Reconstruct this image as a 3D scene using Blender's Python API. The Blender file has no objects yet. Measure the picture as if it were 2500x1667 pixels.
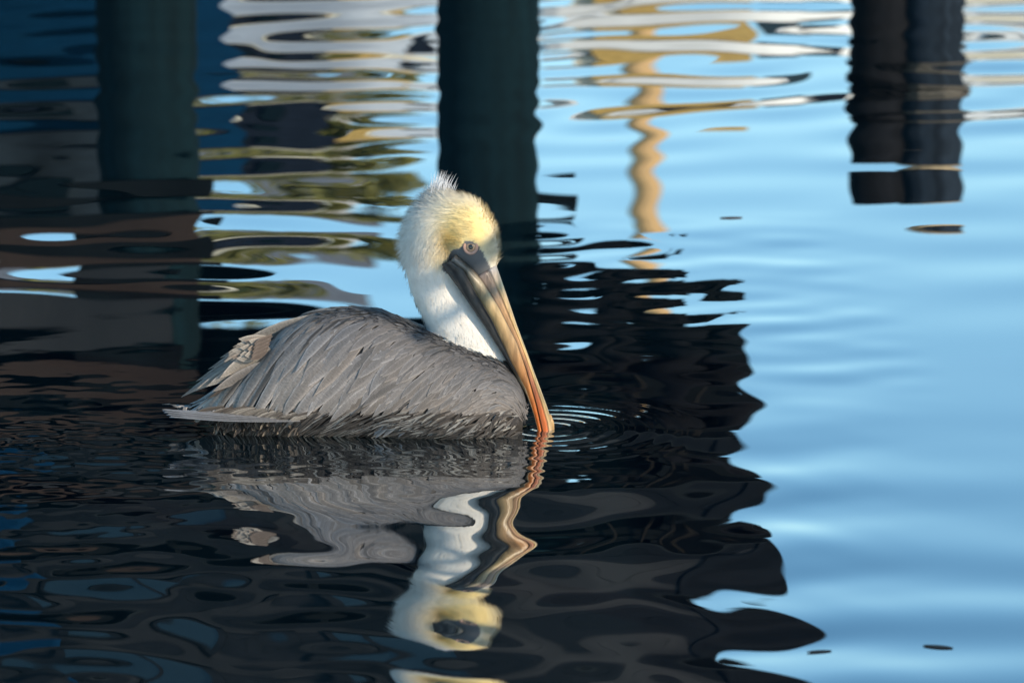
import bpy, bmesh, math, random
import numpy as np
from mathutils import Vector, Matrix
from mathutils.bvhtree import BVHTree

R = math.radians
random.seed(7); rng = np.random.default_rng(7)
scene = bpy.context.scene
COL = scene.collection

# ------------------------------------------------------------------ camera
H = 2.4; TILT = R(12.4); FPX = 11875.0
camd = bpy.data.cameras.new('camera'); cam = bpy.data.objects.new('camera', camd); COL.objects.link(cam)
cam.location = (0, 0, H); cam.rotation_euler = (math.pi/2 - TILT, 0, 0)
camd.sensor_width = 36; camd.lens = FPX*36/2500
camd.clip_start = 0.1; camd.clip_end = 3000
camd.dof.use_dof = True; camd.dof.focus_distance = 10.25; camd.dof.aperture_fstop = 5.0
scene.camera = cam
# ------------------------------------------------------------------ light
SUN_EL, SUN_AZ = 24.0, 52.0            # azimuth measured from straight behind the camera towards its right
sdir = Vector((math.sin(R(SUN_AZ))*math.cos(R(SUN_EL)), -math.cos(R(SUN_AZ))*math.cos(R(SUN_EL)), math.sin(R(SUN_EL))))
world = bpy.data.worlds.new('World'); scene.world = world; world.use_nodes = True
wn = world.node_tree.nodes; wl = world.node_tree.links; wn.clear()
sky = wn.new('ShaderNodeTexSky'); sky.sky_type = 'NISHITA'; sky.sun_disc = False
sky.sun_elevation = R(SUN_EL); sky.sun_rotation = math.atan2(sdir.x, sdir.y)
sky.altitude = 0; sky.air_density = 1.1; sky.dust_density = 0.2; sky.ozone_density = 2.0
hsv = wn.new('ShaderNodeHueSaturation'); hsv.inputs['Saturation'].default_value = 1.2; hsv.inputs['Hue'].default_value = .488
bgn = wn.new('ShaderNodeBackground'); bgn.inputs[1].default_value = 0.15
wo = wn.new('ShaderNodeOutputWorld')
wl.new(sky.outputs[0], hsv.inputs['Color']); wl.new(hsv.outputs[0], bgn.inputs[0]); wl.new(bgn.outputs[0], wo.inputs[0])
sl = bpy.data.lights.new('sun', 'SUN'); sl.energy = 2.75; sl.angle = R(0.55); sl.color = (1.0, 0.85, 0.64)
so = bpy.data.objects.new('sun', sl); COL.objects.link(so); so.rotation_euler = sdir.to_track_quat('Z', 'Y').to_euler()
scene.view_settings.view_transform = 'Standard'; scene.view_settings.look = 'None'
scene.view_settings.exposure = 0.64; scene.view_settings.gamma = 1.0
try:
    scene.cycles.use_denoising = True; scene.cycles.denoiser = 'OPENIMAGEDENOISE'
    scene.cycles.max_bounces = 8; scene.cycles.sample_clamp_indirect = 6
except Exception: pass

# ------------------------------------------------------------------ picture <-> place (photograph pixels, 2500 wide)
ct, st = math.cos(TILT), math.sin(TILT)
K = 2500/2352.0
YB = 10.05                                # the pelican's middle plane
def ray(x, y):
    a = (x-1250)/FPX; b = -(y-833.5)/FPX
    return Vector((a, ct + b*st, -st + b*ct))
def P(x, y, d=0.0):                       # point on the plane Y = YB + d
    r = ray(x, y); t = (YB+d)/r.y
    return Vector((r.x*t, YB+d, H + r.z*t))
def Q(x, y, d=0.0): return P(x*K, y*K, d)
def proj(p):                              # arrays ok
    p = np.asarray(p, float); X, Y, Z = p[..., 0], p[..., 1], p[..., 2]-H
    f = Y*ct - Z*st; u = Y*st + Z*ct
    return 1250 + FPX*X/f, 833.5 - FPX*u/f
def G(x, y):                              # point on the water
    r = ray(x, y); t = -H/r.z
    return Vector((r.x*t, r.y*t, 0))
def M(x, y, D):                           # point at distance D seen mirrored in flat water
    r = ray(x, y); t = D/r.y
    return Vector((r.x*t, D, -(H + r.z*t)))

# ------------------------------------------------------------------ helpers
def tag(o, label=None, cat=None, group=None, kind=None):
    if label: o['label'] = label
    if cat: o['category'] = cat
    if group: o['group'] = group
    if kind: o['kind'] = kind
    return o
def empty(name, loc, label=None, cat=None, group=None, rz=0):
    o = bpy.data.objects.new(name, None); COL.objects.link(o); o.location = loc; o.rotation_euler.z = rz
    o.empty_display_size = .1
    return tag(o, label, cat, group)
def link(name, me, mat=None, parent=None, smooth=False):
    o = bpy.data.objects.new(name, me); COL.objects.link(o)
    if mat and not me.materials: me.materials.append(mat)
    if parent:
        o.parent = parent
        p = parent; off = Vector((0, 0, 0))
        while p: off += p.location; p = p.parent
        o.location = -off if not parent.rotation_euler.z else (0, 0, 0)
    if smooth: me.polygons.foreach_set('use_smooth', [True]*len(me.polygons))
    return o
def from_np(name, V, F):
    me = bpy.data.meshes.new(name); me.from_pydata([tuple(map(float, v)) for v in V], [], [tuple(map(int, f)) for f in F]); me.update(); return me
class MB:
    def __init__(s): s.v = []; s.f = []
    def add(s, V, F):
        n = len(s.v); s.v += [tuple(v) for v in V]; s.f += [tuple(i+n for i in f) for f in F]; return s
    def box(s, a, b, bev=0.0):
        x0, y0, z0 = a; x1, y1, z1 = b
        V = [(x, y, z) for z in (z0, z1) for x, y in ((x0, y0), (x1, y0), (x1, y1), (x0, y1))]
        return s.add(V, [(3,2,1,0),(4,5,6,7),(0,1,5,4),(1,2,6,5),(2,3,7,6),(3,0,4,7)])
    def bar(s, p, q, w, h):
        p = Vector(p); q = Vector(q); d = (q-p).normalized()
        u = d.cross(Vector((0,0,1)))
        u = Vector((1,0,0)) if u.length < 1e-4 else u.normalized()
        n = u.cross(d)
        V = [c + u*a*w/2 + n*b*h/2 for c in (p, q) for a, b in ((-1,-1),(1,-1),(1,1),(-1,1))]
        return s.add(V, [(0,1,2,3),(7,6,5,4),(0,4,5,1),(1,5,6,2),(2,6,7,3),(3,7,4,0)])
    def tube(s, pts, rad, n=10, caps=True):
        pts = [Vector(p) for p in pts]; m = len(pts)
        if not hasattr(rad, '__len__'): rad = [rad]*m
        V = []; F = []; u = None
        for i, p in enumerate(pts):
            d = (pts[min(i+1, m-1)] - pts[max(i-1, 0)]).normalized()
            if u is None:
                u = d.cross(Vector((0,0,1)));
                if u.length < .05: u = d.cross(Vector((1,0,0)))
            u = (u - d*u.dot(d)).normalized(); w = d.cross(u)
            for k in range(n):
                a = 2*math.pi*k/n; V.append(p + (u*math.cos(a) + w*math.sin(a))*rad[i])
        for i in range(m-1):
            for k in range(n):
                a = i*n+k; b = i*n+(k+1) % n; F.append((a, b, b+n, a+n))
        if caps: F += [tuple(range(n-1, -1, -1)), tuple(range((m-1)*n, m*n))]
        return s.add(V, F)
    def build(s, name, mat, parent=None, smooth=False):
        return link(name, from_np(name, s.v, s.f), mat, parent, smooth)
def interp(x, tab, j=1):
    return np.interp(x, [t[0] for t in tab], [t[j] for t in tab])
def sm(a, b, x):
    t = np.clip((np.asarray(x, float)-a)/(b-a), 0, 1); return t*t*(3-2*t)

# ------------------------------------------------------------------ materials
def mat(name, col, rough=.7, noise=.25, scale=8, bump=.0, bscale=40, spec=.4, metal=0, stretch=(1,1,1), col2=None, attr=None):
    m = bpy.data.materials.new(name); m.use_nodes = True; nt = m.node_tree; N = nt.nodes; L = nt.links
    b = N['Principled BSDF']; b.inputs['Roughness'].default_value = rough; b.inputs['Metallic'].default_value = metal
    b.inputs['Specular IOR Level'].default_value = spec
    tc = N.new('ShaderNodeTexCoord'); mp = N.new('ShaderNodeMapping'); mp.inputs['Scale'].default_value = stretch
    L.new(tc.outputs['Object'], mp.inputs[0])
    nz = N.new('ShaderNodeTexNoise'); nz.inputs['Scale'].default_value = scale; nz.inputs['Detail'].default_value = 6
    L.new(mp.outputs[0], nz.inputs['Vector'])
    rp = N.new('ShaderNodeMapRange'); rp.inputs[1].default_value = .3; rp.inputs[2].default_value = .7
    L.new(nz.outputs['Fac'], rp.inputs[0])
    if attr:
        at = N.new('ShaderNodeAttribute'); at.attribute_name = attr
        rp.inputs[3].default_value = 1-noise; rp.inputs[4].default_value = 1+noise
        mx = N.new('ShaderNodeVectorMath'); mx.operation = 'SCALE'; L.new(at.outputs['Color'], mx.inputs[0]); L.new(rp.outputs[0], mx.inputs['Scale'])
        L.new(mx.outputs[0], b.inputs['Base Color'])
    else:
        c2 = col2 or tuple(c*(1-noise*1.6) for c in col)
        mx = N.new('ShaderNodeMix'); mx.data_type = 'RGBA'; mx.inputs[6].default_value = (*col, 1); mx.inputs[7].default_value = (*c2, 1)
        L.new(rp.outputs[0], mx.inputs[0]); L.new(mx.outputs[2], b.inputs['Base Color'])
    if bump:
        n2 = N.new('ShaderNodeTexNoise'); n2.inputs['Scale'].default_value = bscale; n2.inputs['Detail'].default_value = 4
        L.new(mp.outputs[0], n2.inputs['Vector'])
        bp = N.new('ShaderNodeBump'); bp.inputs['Strength'].default_value = 1; bp.inputs['Distance'].default_value = bump
        L.new(n2.outputs['Fac'], bp.inputs['Height']); L.new(bp.outputs[0], b.inputs['Normal'])
    return m
MT = {}
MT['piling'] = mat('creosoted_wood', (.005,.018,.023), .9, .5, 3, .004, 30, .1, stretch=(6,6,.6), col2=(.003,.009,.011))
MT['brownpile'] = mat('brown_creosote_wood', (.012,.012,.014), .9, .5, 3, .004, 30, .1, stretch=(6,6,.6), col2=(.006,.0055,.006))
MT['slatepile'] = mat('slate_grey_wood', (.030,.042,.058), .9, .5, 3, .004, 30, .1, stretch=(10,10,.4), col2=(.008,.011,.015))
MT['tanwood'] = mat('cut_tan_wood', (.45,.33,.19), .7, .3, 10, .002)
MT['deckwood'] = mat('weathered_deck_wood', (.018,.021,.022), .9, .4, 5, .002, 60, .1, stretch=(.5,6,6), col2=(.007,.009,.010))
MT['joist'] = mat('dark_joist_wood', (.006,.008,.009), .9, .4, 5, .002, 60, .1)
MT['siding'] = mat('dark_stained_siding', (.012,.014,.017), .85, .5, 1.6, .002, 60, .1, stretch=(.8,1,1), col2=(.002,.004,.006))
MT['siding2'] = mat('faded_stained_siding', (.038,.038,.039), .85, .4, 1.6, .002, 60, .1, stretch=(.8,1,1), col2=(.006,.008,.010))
MT['rustboard'] = mat('red_brown_board', (.050,.032,.024), .9, .5, 1.5, .002, 60, .1, col2=(.010,.009,.009))
MT['roof'] = mat('roof_felt', (.04,.042,.045), .9, .3, 12)
MT['rubber'] = mat('black_rubber', (.005,.005,.006), .9, .3, 20, .001, spec=.1)
MT['bluehull'] = mat('blue_hull_paint', (.001,.024,.062), .8, .2, 4, spec=.05)  # darkened blue: the shade on the boat's hull is put into the colour
MT['white'] = mat('white_gelcoat', (.78,.77,.75), .3, .08, 3)
MT['shadedhull'] = mat('shaded_white_gelcoat', (.40,.44,.50), .35, .15, 2)  # white hull in part shade: the shade is mixed into the colour
MT['cream'] = mat('cream_gelcoat', (.72,.64,.48), .35, .1, 3)
MT['varnish'] = mat('golden_varnished_wood', (.62,.40,.12), .3, .3, 6, stretch=(1,8,8))
MT['navy'] = mat('navy_canvas', (.012,.018,.030), .9, .25, 6, spec=.1)
MT['mast'] = mat('tan_mast_wood', (.62,.37,.15), .5, .15, 4, stretch=(6,6,.5))
MT['shadedpanel'] = mat('shaded_grey_panel', (.030,.044,.058), .9, .5, 3, spec=.05)  # cabin in shade: its darkness is put into this colour
MT['darkrope'] = mat('tarred_rope', (.02,.017,.014), .95, .3, 60, spec=.1)
MT['rope'] = mat('weathered_rope', (.16,.135,.105), .9, .3, 60)
MT['steel'] = mat('galvanised_steel', (.35,.35,.36), .4, .2, 30, metal=.8)
MT['bark'] = mat('tree_bark', (.10,.08,.06), .9, .4, 10, .01)
MT['leaf'] = mat('olive_foliage', (.17,.155,.030), .6, .4, 3, col2=(.08,.08,.018))
MT['bank'] = mat('grassy_bank', (.09,.09,.04), .9, .4, .6)
MT['deadleaf'] = mat('brown_dead_leaf', (.10,.045,.025), .6, .3, 40)
MT['raildeck'] = mat('grey_dock_wood', (.24,.20,.16), .85, .3, 4, .002, 50, .2, stretch=(5,.5,5))
def glass(name):
    m = bpy.data.materials.new(name); m.use_nodes = True; b = m.node_tree.nodes['Principled BSDF']
    b.inputs['Base Color'].default_value = (.006,.012,.016,1); b.inputs['Roughness'].default_value = .04; b.inputs['IOR'].default_value = 1.5
    return m
MT['glass'] = glass('dark_window_glass')

# ------------------------------------------------------------------ water
def axis(dense, lo, hi, g=1.22):
    a = list(dense); s = a[1]-a[0]; x = a[0]; L_ = []
    while x > lo: s *= g; x -= s; L_.append(x)
    s = a[-1]-a[-2]; x = a[-1]; R_ = []
    while x < hi: s *= g; x += s; R_.append(x)
    return np.array(L_[::-1] + a + R_)
gx = axis(np.arange(-1.75, 1.76, .0085), -900, 900)
gy = axis(np.concatenate([np.arange(7.9, 11.2, .0068), np.arange(11.2, 17.2, .0125)]), -300, 2200)
BILL = G(1337, 1046)
def wave_set(n, l0, l1, spread, seed):
    r = np.random.default_rng(seed); out = []
    for i in range(n):
        lam = math.exp(r.uniform(math.log(l0), math.log(l1))); th = math.pi/2 + r.normal()*spread
        out.append((2*math.pi/lam, math.cos(th), math.sin(th), r.uniform(0, 6.283)))
    return out
def field(X, Y, ws, slope):               # sum of sines with the given rms slope
    a = slope*math.sqrt(2.0/len(ws)); h = np.zeros_like(X)
    for k, cx, cy, ph in ws: h += a/k*np.sin(k*(cx*X+cy*Y)+ph)
    return h
def height(X, Y):
    near = 1-sm(9.4, 11.2, Y); left = 1-sm(.45, .95, X); far = sm(12.5, 14.2, Y)
    rt = sm(.2, .5, X)*(1-sm(1.0, 1.3, X))
    h = field(X, Y, wave_set(14, .55, 1.4, .55, 1), .0030)
    h += sm(10.6, 11.6, Y)*(1-far)*(1+.6*sm(.5, .9, X))*field(X, Y, wave_set(9, .30, .60, .22, 14), .0050)
    h += far*field(X, Y, wave_set(20, .28, .72, .50, 2), .0165)
    h += (1-sm(-.75, -.05, X))*sm(10.9, 11.8, Y)*(1-far)*field(X, Y, wave_set(16, .22, .60, .45, 3), .0085)
    h += near*(.10+.90*left)*field(X, Y, wave_set(18, .28, .80, .85, 4), .019)
    h += near*(.04+.96*left)*field(X, Y, wave_set(14, .13, .24, .9, 6), .008)
    h += (1-sm(9.0, 10.4, Y))*rt*field(X, Y, wave_set(6, .34, .52, .16, 21), .021)
    h += (1-sm(9.5, 10.0, Y))*np.exp(-((X+.05)/.55)**2)*field(X, Y, [(2*math.pi/l, math.cos(a), math.sin(a), p) for l, a, p in ((.25, .66, .3), (.27, 2.45, 1.9), (.36, 1.2, 4.0))], .018)
    h += (1-sm(8.9, 9.5, Y))*(1-sm(-.5, .1, X))*field(X, Y, wave_set(16, .10, .26, .9, 41), .020)
    h += sm(10.1, 10.5, Y)*(1-sm(12.0, 12.6, Y))*sm(-.1, .12, X)*(1-sm(.75, 1.0, X))*field(X, Y, wave_set(10, .16, .34, .6, 31), .0105)
    b = np.exp(-((Y-9.86)/.26)**2)*(1-sm(-.05, .35, X))*sm(-1.6, -.7, X)
    h += b*field(X, Y, wave_set(26, .030, .085, .6, 5), .030)
    h += (1-sm(-.8, -.3, X))*np.exp(-((Y-9.7)/.7)**2)*field(X, Y, wave_set(22, .04, .12, .5, 51), .012)
    r = np.hypot(X-BILL.x, Y-BILL.y)
    h += .0021*np.cos(2*math.pi*r/.042)*np.exp(-r/.10)*sm(.0, .02, r)*(1-sm(.28, .42, r))
    out = np.maximum(sm(3.0, 12, np.abs(X)), np.maximum(sm(17.5, 26, Y), 1-sm(4, 7.6, Y)))
    return h*(1-out)
XX, YY = np.meshgrid(gx, gy)
ZZ = height(XX, YY)
nx, ny = len(gx), len(gy)
V = np.stack([XX, YY, ZZ], -1).reshape(-1, 3).astype(np.float32)
ii = (np.arange(ny-1)[:, None]*nx + np.arange(nx-1)[None, :]).ravel()
F = np.stack([ii, ii+1, ii+nx+1, ii+nx], -1).astype(np.int32)
wm = bpy.data.meshes.new('water'); wm.vertices.add(len(V)); wm.vertices.foreach_set('co', V.ravel())
wm.loops.add(F.size); wm.loops.foreach_set('vertex_index', F.ravel())
wm.polygons.add(len(F)); wm.polygons.foreach_set('loop_start', np.arange(0, F.size, 4, dtype=np.int32))
wm.polygons.foreach_set('use_smooth', np.ones(len(F), bool)); wm.update(calc_edges=True)
def water_mat():
    m = bpy.data.materials.new('harbour_water'); m.use_nodes = True; nt = m.node_tree; N = nt.nodes; L = nt.links; N.clear()
    out = N.new('ShaderNodeOutputMaterial'); mix = N.new('ShaderNodeMixShader')
    d = N.new('ShaderNodeBsdfDiffuse'); d.inputs[0].default_value = (.0012,.0085,.0135,1)
    g = N.new('ShaderNodeBsdfGlossy'); g.inputs['Roughness'].default_value = .012; g.inputs['Color'].default_value = (.93,.97,1,1)
    fr = N.new('ShaderNodeFresnel'); fr.inputs['IOR'].default_value = 1.45
    mu = N.new('ShaderNodeMath'); mu.operation = 'MULTIPLY_ADD'; mu.inputs[1].default_value = 1.0; mu.inputs[2].default_value = .33; mu.use_clamp = True
    L.new(fr.outputs[0], mu.inputs[0]); L.new(mu.outputs[0], mix.inputs[0])
    L.new(d.outputs[0], mix.inputs[1]); L.new(g.outputs[0], mix.inputs[2]); L.new(mix.outputs[0], out.inputs[0])
    return m
water = link('water', wm, water_mat()); tag(water, 'dark calm harbour water mirroring blue sky and pier', 'water', kind='structure')
bed = MB().box((-900,-300,-4.2), (900,2200,-4)).build('seabed', mat('mud', (.03,.03,.025))); tag(bed, 'dark muddy bed under the harbour water', 'seabed', kind='structure')

# ------------------------------------------------------------------ pier with shed (seen mirrored)
def piling_mesh(x, y, z0, z1, r, seed, n=18, m=16):
    q = random.Random(seed); pts = []; rad = []
    for i in range(m+1):
        t = i/m; pts.append((x+q.uniform(-.004,.004), y+q.uniform(-.004,.004), z0+(z1-z0)*t)); rad.append(r*(1.03-.06*t)*q.uniform(.985,1.015))
    return MB().tube(pts, rad, n)
DF, DB, ZU = 16.95, 18.0, 1.66
XR = M(1812, 900, DF).x
pier = empty('pier', (-1.5, 17.4, 0), 'dark timber pier on creosoted pilings with plank deck', 'pier')
for pxl, pxr in ((234, 484), (1063, 1318)):
    xc = (M(pxl, 300, DF).x + M(pxr, 300, DF).x)/2; r = (M(pxr, 300, DF).x - M(pxl, 300, DF).x)/2
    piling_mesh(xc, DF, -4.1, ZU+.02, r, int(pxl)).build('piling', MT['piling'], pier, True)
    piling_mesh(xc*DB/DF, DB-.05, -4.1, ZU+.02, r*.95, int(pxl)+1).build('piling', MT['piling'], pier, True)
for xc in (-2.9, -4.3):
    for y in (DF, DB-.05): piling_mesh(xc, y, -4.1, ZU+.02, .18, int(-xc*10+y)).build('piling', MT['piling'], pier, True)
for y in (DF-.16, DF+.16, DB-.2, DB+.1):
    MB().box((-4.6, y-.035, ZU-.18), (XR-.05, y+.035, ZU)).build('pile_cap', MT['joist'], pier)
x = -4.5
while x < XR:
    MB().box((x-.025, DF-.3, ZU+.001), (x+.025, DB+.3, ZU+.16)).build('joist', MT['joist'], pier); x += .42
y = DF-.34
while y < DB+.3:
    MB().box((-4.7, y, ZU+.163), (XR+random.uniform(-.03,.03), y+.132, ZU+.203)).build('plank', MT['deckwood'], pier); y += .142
# braces and stringers under the deck between the middle piling and its free end
xm = M(1318, 300, DF).x
for (xa, ya), (xb, yb) in (((1300, 655), (1640, 690)), ((1300, 500), (1408, 500)), ((1300, 560), (1405, 556)), ((1310, 640), (1800, 800))):
    a = M(xa, ya, DF-.02); b = M(xb, yb, DF-.02); MB().bar(a, b, .05, .055).build('brace', MT['joist'], pier)
b0 = M(1785, 770, DF); MB().box((b0.x-.06, DF-.1, b0.z), (b0.x+.05, DF+.06, ZU+.02)).build('hanging_post', MT['joist'], pier)
for k, (xa, xb, ra, rb) in enumerate(((1318, 1640, 660, 690), (1440, 1806, 745, 772), (1318, 1700, 850, 875))):
    a = M(xa, ra, DF-.1); b = M(xb, rb, DF-.1); MB().box((a.x, DF-.13+.012*k, a.z), (b.x, DF-.08+.012*k, b.z)).build('stringer', MT['joist'], pier)
for xa, ra in ((1500, 655), (1640, 690), (1745, 740)):
    a = M(xa, ra, DF-.02); MB().box((a.x-.05, DF-.02, a.z), (a.x+.05, DF+.05, ZU+.02)).build('hanging_post', MT['joist'], pier)
xs_ = M(470, 500, DF).x; z_ = .78; k = 0
while z_ < ZU-.2:
    xl_ = M(195+random.uniform(-8,8), 500, DF).x if k in (2, 4) else -4.6
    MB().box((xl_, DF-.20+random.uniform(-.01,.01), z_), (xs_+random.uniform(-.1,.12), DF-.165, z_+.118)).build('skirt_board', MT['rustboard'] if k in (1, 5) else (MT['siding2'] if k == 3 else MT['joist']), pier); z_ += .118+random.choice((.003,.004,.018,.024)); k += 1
# shed
shed = empty('shed', (-1.6, 17.55, ZU+.2), 'dark stained board shed with windows standing on the pier', 'shed')
zb = ZU+.204; zt = 4.6; YW = DF-.12
wins = [(-2.9,-2.1), (-1.75,-.95), (-.75,-.15)]; wz0, wz1 = 2.4, 3.25
z = zb; i = 0
while z < zt:
    z1 = min(z+.165, zt); m = MT['siding2'] if i % 7 in (2, 3) else MT['siding']
    spans = [(-4.4, XR-.03)]
    if z1 > wz0+.01 and z < wz1-.01:
        xs = [-4.4] + [v for w in wins for v in w] + [XR-.03]; spans = [(xs[k], xs[k+1]) for k in range(0, len(xs), 2)]
    for xa, xb in spans:
        MB().add([(xa,YW-.014,z),(xb,YW-.014,z),(xb,YW-.008,z1-.0015),(xa,YW-.008,z1-.0015),(xa,YW+.02,z),(xb,YW+.02,z),(xb,YW+.02,z1-.0015),(xa,YW+.02,z1-.0015)],
                 [(0,1,2,3),(7,6,5,4),(0,4,5,1),(1,5,6,2),(2,6,7,3),(3,7,4,0)]).build('board', m, shed)
    z += .165; i += 1
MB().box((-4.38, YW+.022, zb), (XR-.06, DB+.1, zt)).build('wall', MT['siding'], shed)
MB().box((XR-.058, YW-.03, zb), (XR+.0, YW+.06, zt)).build('corner_post', MT['siding'], shed)
for a, b in wins:
    w = MB().box((a+.002, YW-.045, wz0), (a+.06, YW+.018, wz1)).box((b-.06, YW-.045, wz0), (b-.002, YW+.018, wz1)).box((a+.06, YW-.045, wz0), (b-.06, YW+.018, wz0+.06)).box((a+.06, YW-.045, wz1-.06), (b-.06, YW+.018, wz1)).box(((a+b)/2-.02, YW-.04, wz0+.06), ((a+b)/2+.02, YW+.016, wz1-.06)).build('window', MT['siding'], shed)
    for c, d in ((a+.06, (a+b)/2-.02), ((a+b)/2+.02, b-.06)):
        MB().box((c, YW-.02, wz0+.06), (d, YW-.012, wz1-.06)).build('pane', MT['glass'], w)
MB().add([(-4.8,YW-.45,zt-.05),(XR+.62,YW-.45,zt-.05),(XR+.62,17.6,zt+.75),(-4.8,17.6,zt+.75),(-4.8,YW-.45,zt+.03),(XR+.62,YW-.45,zt+.03),(XR+.62,17.6,zt+.83),(-4.8,17.6,zt+.83)],
         [(0,1,2,3),(7,6,5,4),(0,4,5,1),(1,5,6,2),(2,6,7,3),(3,7,4,0)]).build('roof', MT['roof'], shed)
MB().add([(-4.8,18.7,zt-.05),(XR+.62,18.7,zt-.05),(XR+.62,17.603,zt+.75),(-4.8,17.603,zt+.75),(-4.8,18.7,zt+.03),(XR+.62,18.7,zt+.03),(XR+.62,17.603,zt+.83),(-4.8,17.603,zt+.83)],
         [(3,2,1,0),(4,5,6,7),(1,5,4,0),(2,6,5,1),(3,7,6,2),(0,4,7,3)]).build('roof', MT['roof'], shed)
k = 0
for k in range(9):                          # flared end boarding that carries the roof overhang
    y0 = YW+.04+k*.13
    MB().add([(XR-.02,y0,1.95),(XR+.03,y0,1.95),(XR+.52,y0,4.5),(XR-.02,y0,4.5),(XR-.02,y0+.124,1.95),(XR+.03,y0+.124,1.95),(XR+.52,y0+.124,4.5),(XR-.02,y0+.124,4.5)],
             [(0,1,2,3),(7,6,5,4),(0,4,5,1),(1,5,6,2),(2,6,7,3),(3,7,4,0)]).build('end_board', MT['siding2'] if k % 4 == 1 else MT['siding'], shed)
# blue tarp hung over the shed's lower wall
def tarp():
    V = []; n, m = 30, 12
    for j in range(m+1):
        for i in range(n+1):
            u = i/n; v = j/m
            V.append((-3.6+u*1.9, YW-.06-.03*math.sin(u*31+v*2)*v-.02*v, 1.75+.45*(1-v)+.02*math.sin(u*9)))
    F = [(j*(n+1)+i, j*(n+1)+i+1, (j+1)*(n+1)+i+1, (j+1)*(n+1)+i) for j in range(m) for i in range(n)]
    me = from_np('tarp', V, F); o = link('tarp', me, MT['bluehull'], None, True)
    s = o.modifiers.new('s', 'SOLIDIFY'); s.thickness = .006
    tag(o, 'blue tarp hanging in folds on the dark shed wall', 'tarp')
tarp()
def tyre(x, z, r, lab, y=DF-.26):
    t = empty('tyre_fender', (x, y, z), lab, 'tyre', 'tyre fenders hung on the pier')
    V = []; F = []; n, m = 26, 10
    for i in range(n):
        a = 2*math.pi*i/n
        for k in range(m):
            b = 2*math.pi*k/m; rr = r*(.70+.30*math.cos(b)*(1 if math.cos(b) > 0 else .9)); V.append((x+rr*math.cos(a), y+.085*math.sin(b), z+rr*math.sin(a)))
    for i in range(n):
        for k in range(m): F.append((i*m+k, ((i+1) % n)*m+k, ((i+1) % n)*m+(k+1) % m, i*m+(k+1) % m))
    link('tread', from_np('tread', V, F), MT['rubber'], t, True)
    MB().tube([(x, y, z+r*.75), (x+.01, y, z+r*1.1), (x, y, ZU+.2)], .011, 6).build('rope', MT['darkrope'], t)
for px, py, r, lab in ((1425, 790, .22, 'black tyre fender roped beside the middle pier piling'), (1560, 830, .20, 'black tyre fender hung midway along the free pier end'), (1700, 900, .17, 'small black tyre fender hung near the pier corner post')):
    p = M(px, py, DF-.26); tyre(p.x, p.z, r, lab)
# buoy ball hung on a rope
p = M(1655, 930, DF-.3)
fb = empty('fender_buoy', p, 'dark round fender buoy hung on rope under the pier end', 'buoy')
bm_ = MB().tube([(p.x, p.y, p.z-.14), (p.x, p.y, p.z-.12), (p.x, p.y, p.z-.06), (p.x, p.y, p.z+.03), (p.x, p.y, p.z+.10), (p.x, p.y, p.z+.14)], [.02,.07,.11,.11,.06,.02], 14); bm_.build('ball', MT['rubber'], fb, True)
MB().tube([(p.x, p.y, p.z+.12), (p.x, p.y, ZU+.2)], .01, 6).build('rope', MT['darkrope'], fb)
# ------------------------------------------------------------------ free standing mooring pilings
def mooring(pl, pr, row, mt, lab, cap=None):
    D = 18.0; a = M(pl, row, D); b = M(pr, row, D); xc = (a.x+b.x)/2; r = (b.x-a.x)/2
    t = empty('mooring_piling', (xc, D, 0), lab, 'piling', 'pair of mooring pilings')
    piling_mesh(xc, D, -4.1, a.z, r, int(pl)).build('shaft', mt, t, True)
    if cap: MB().tube([(xc, D, a.z-.005), (xc, D, a.z+.012), (xc, D, a.z+.018)], [r*1.04, r*1.04, r*.9], 18).build('cap', MT['tanwood'], t)
    rz = a.z-.5
    MB().tube([(xc+math.cos(k*.7)*r*1.04, D+math.sin(k*.7)*r*1.04, rz+k*.0032) for k in range(37)], .014, 6).build('rope_wrap', MT['rope'] if cap else MT['rubber'], t)
mooring(2070, 2215, 490, MT['brownpile'], 'dark brown mooring piling lashed to the slate grey one')
mooring(2192, 2349, 505, MT['slatepile'], 'slate grey mooring piling with a pale tan wooden cap', True)

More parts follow.
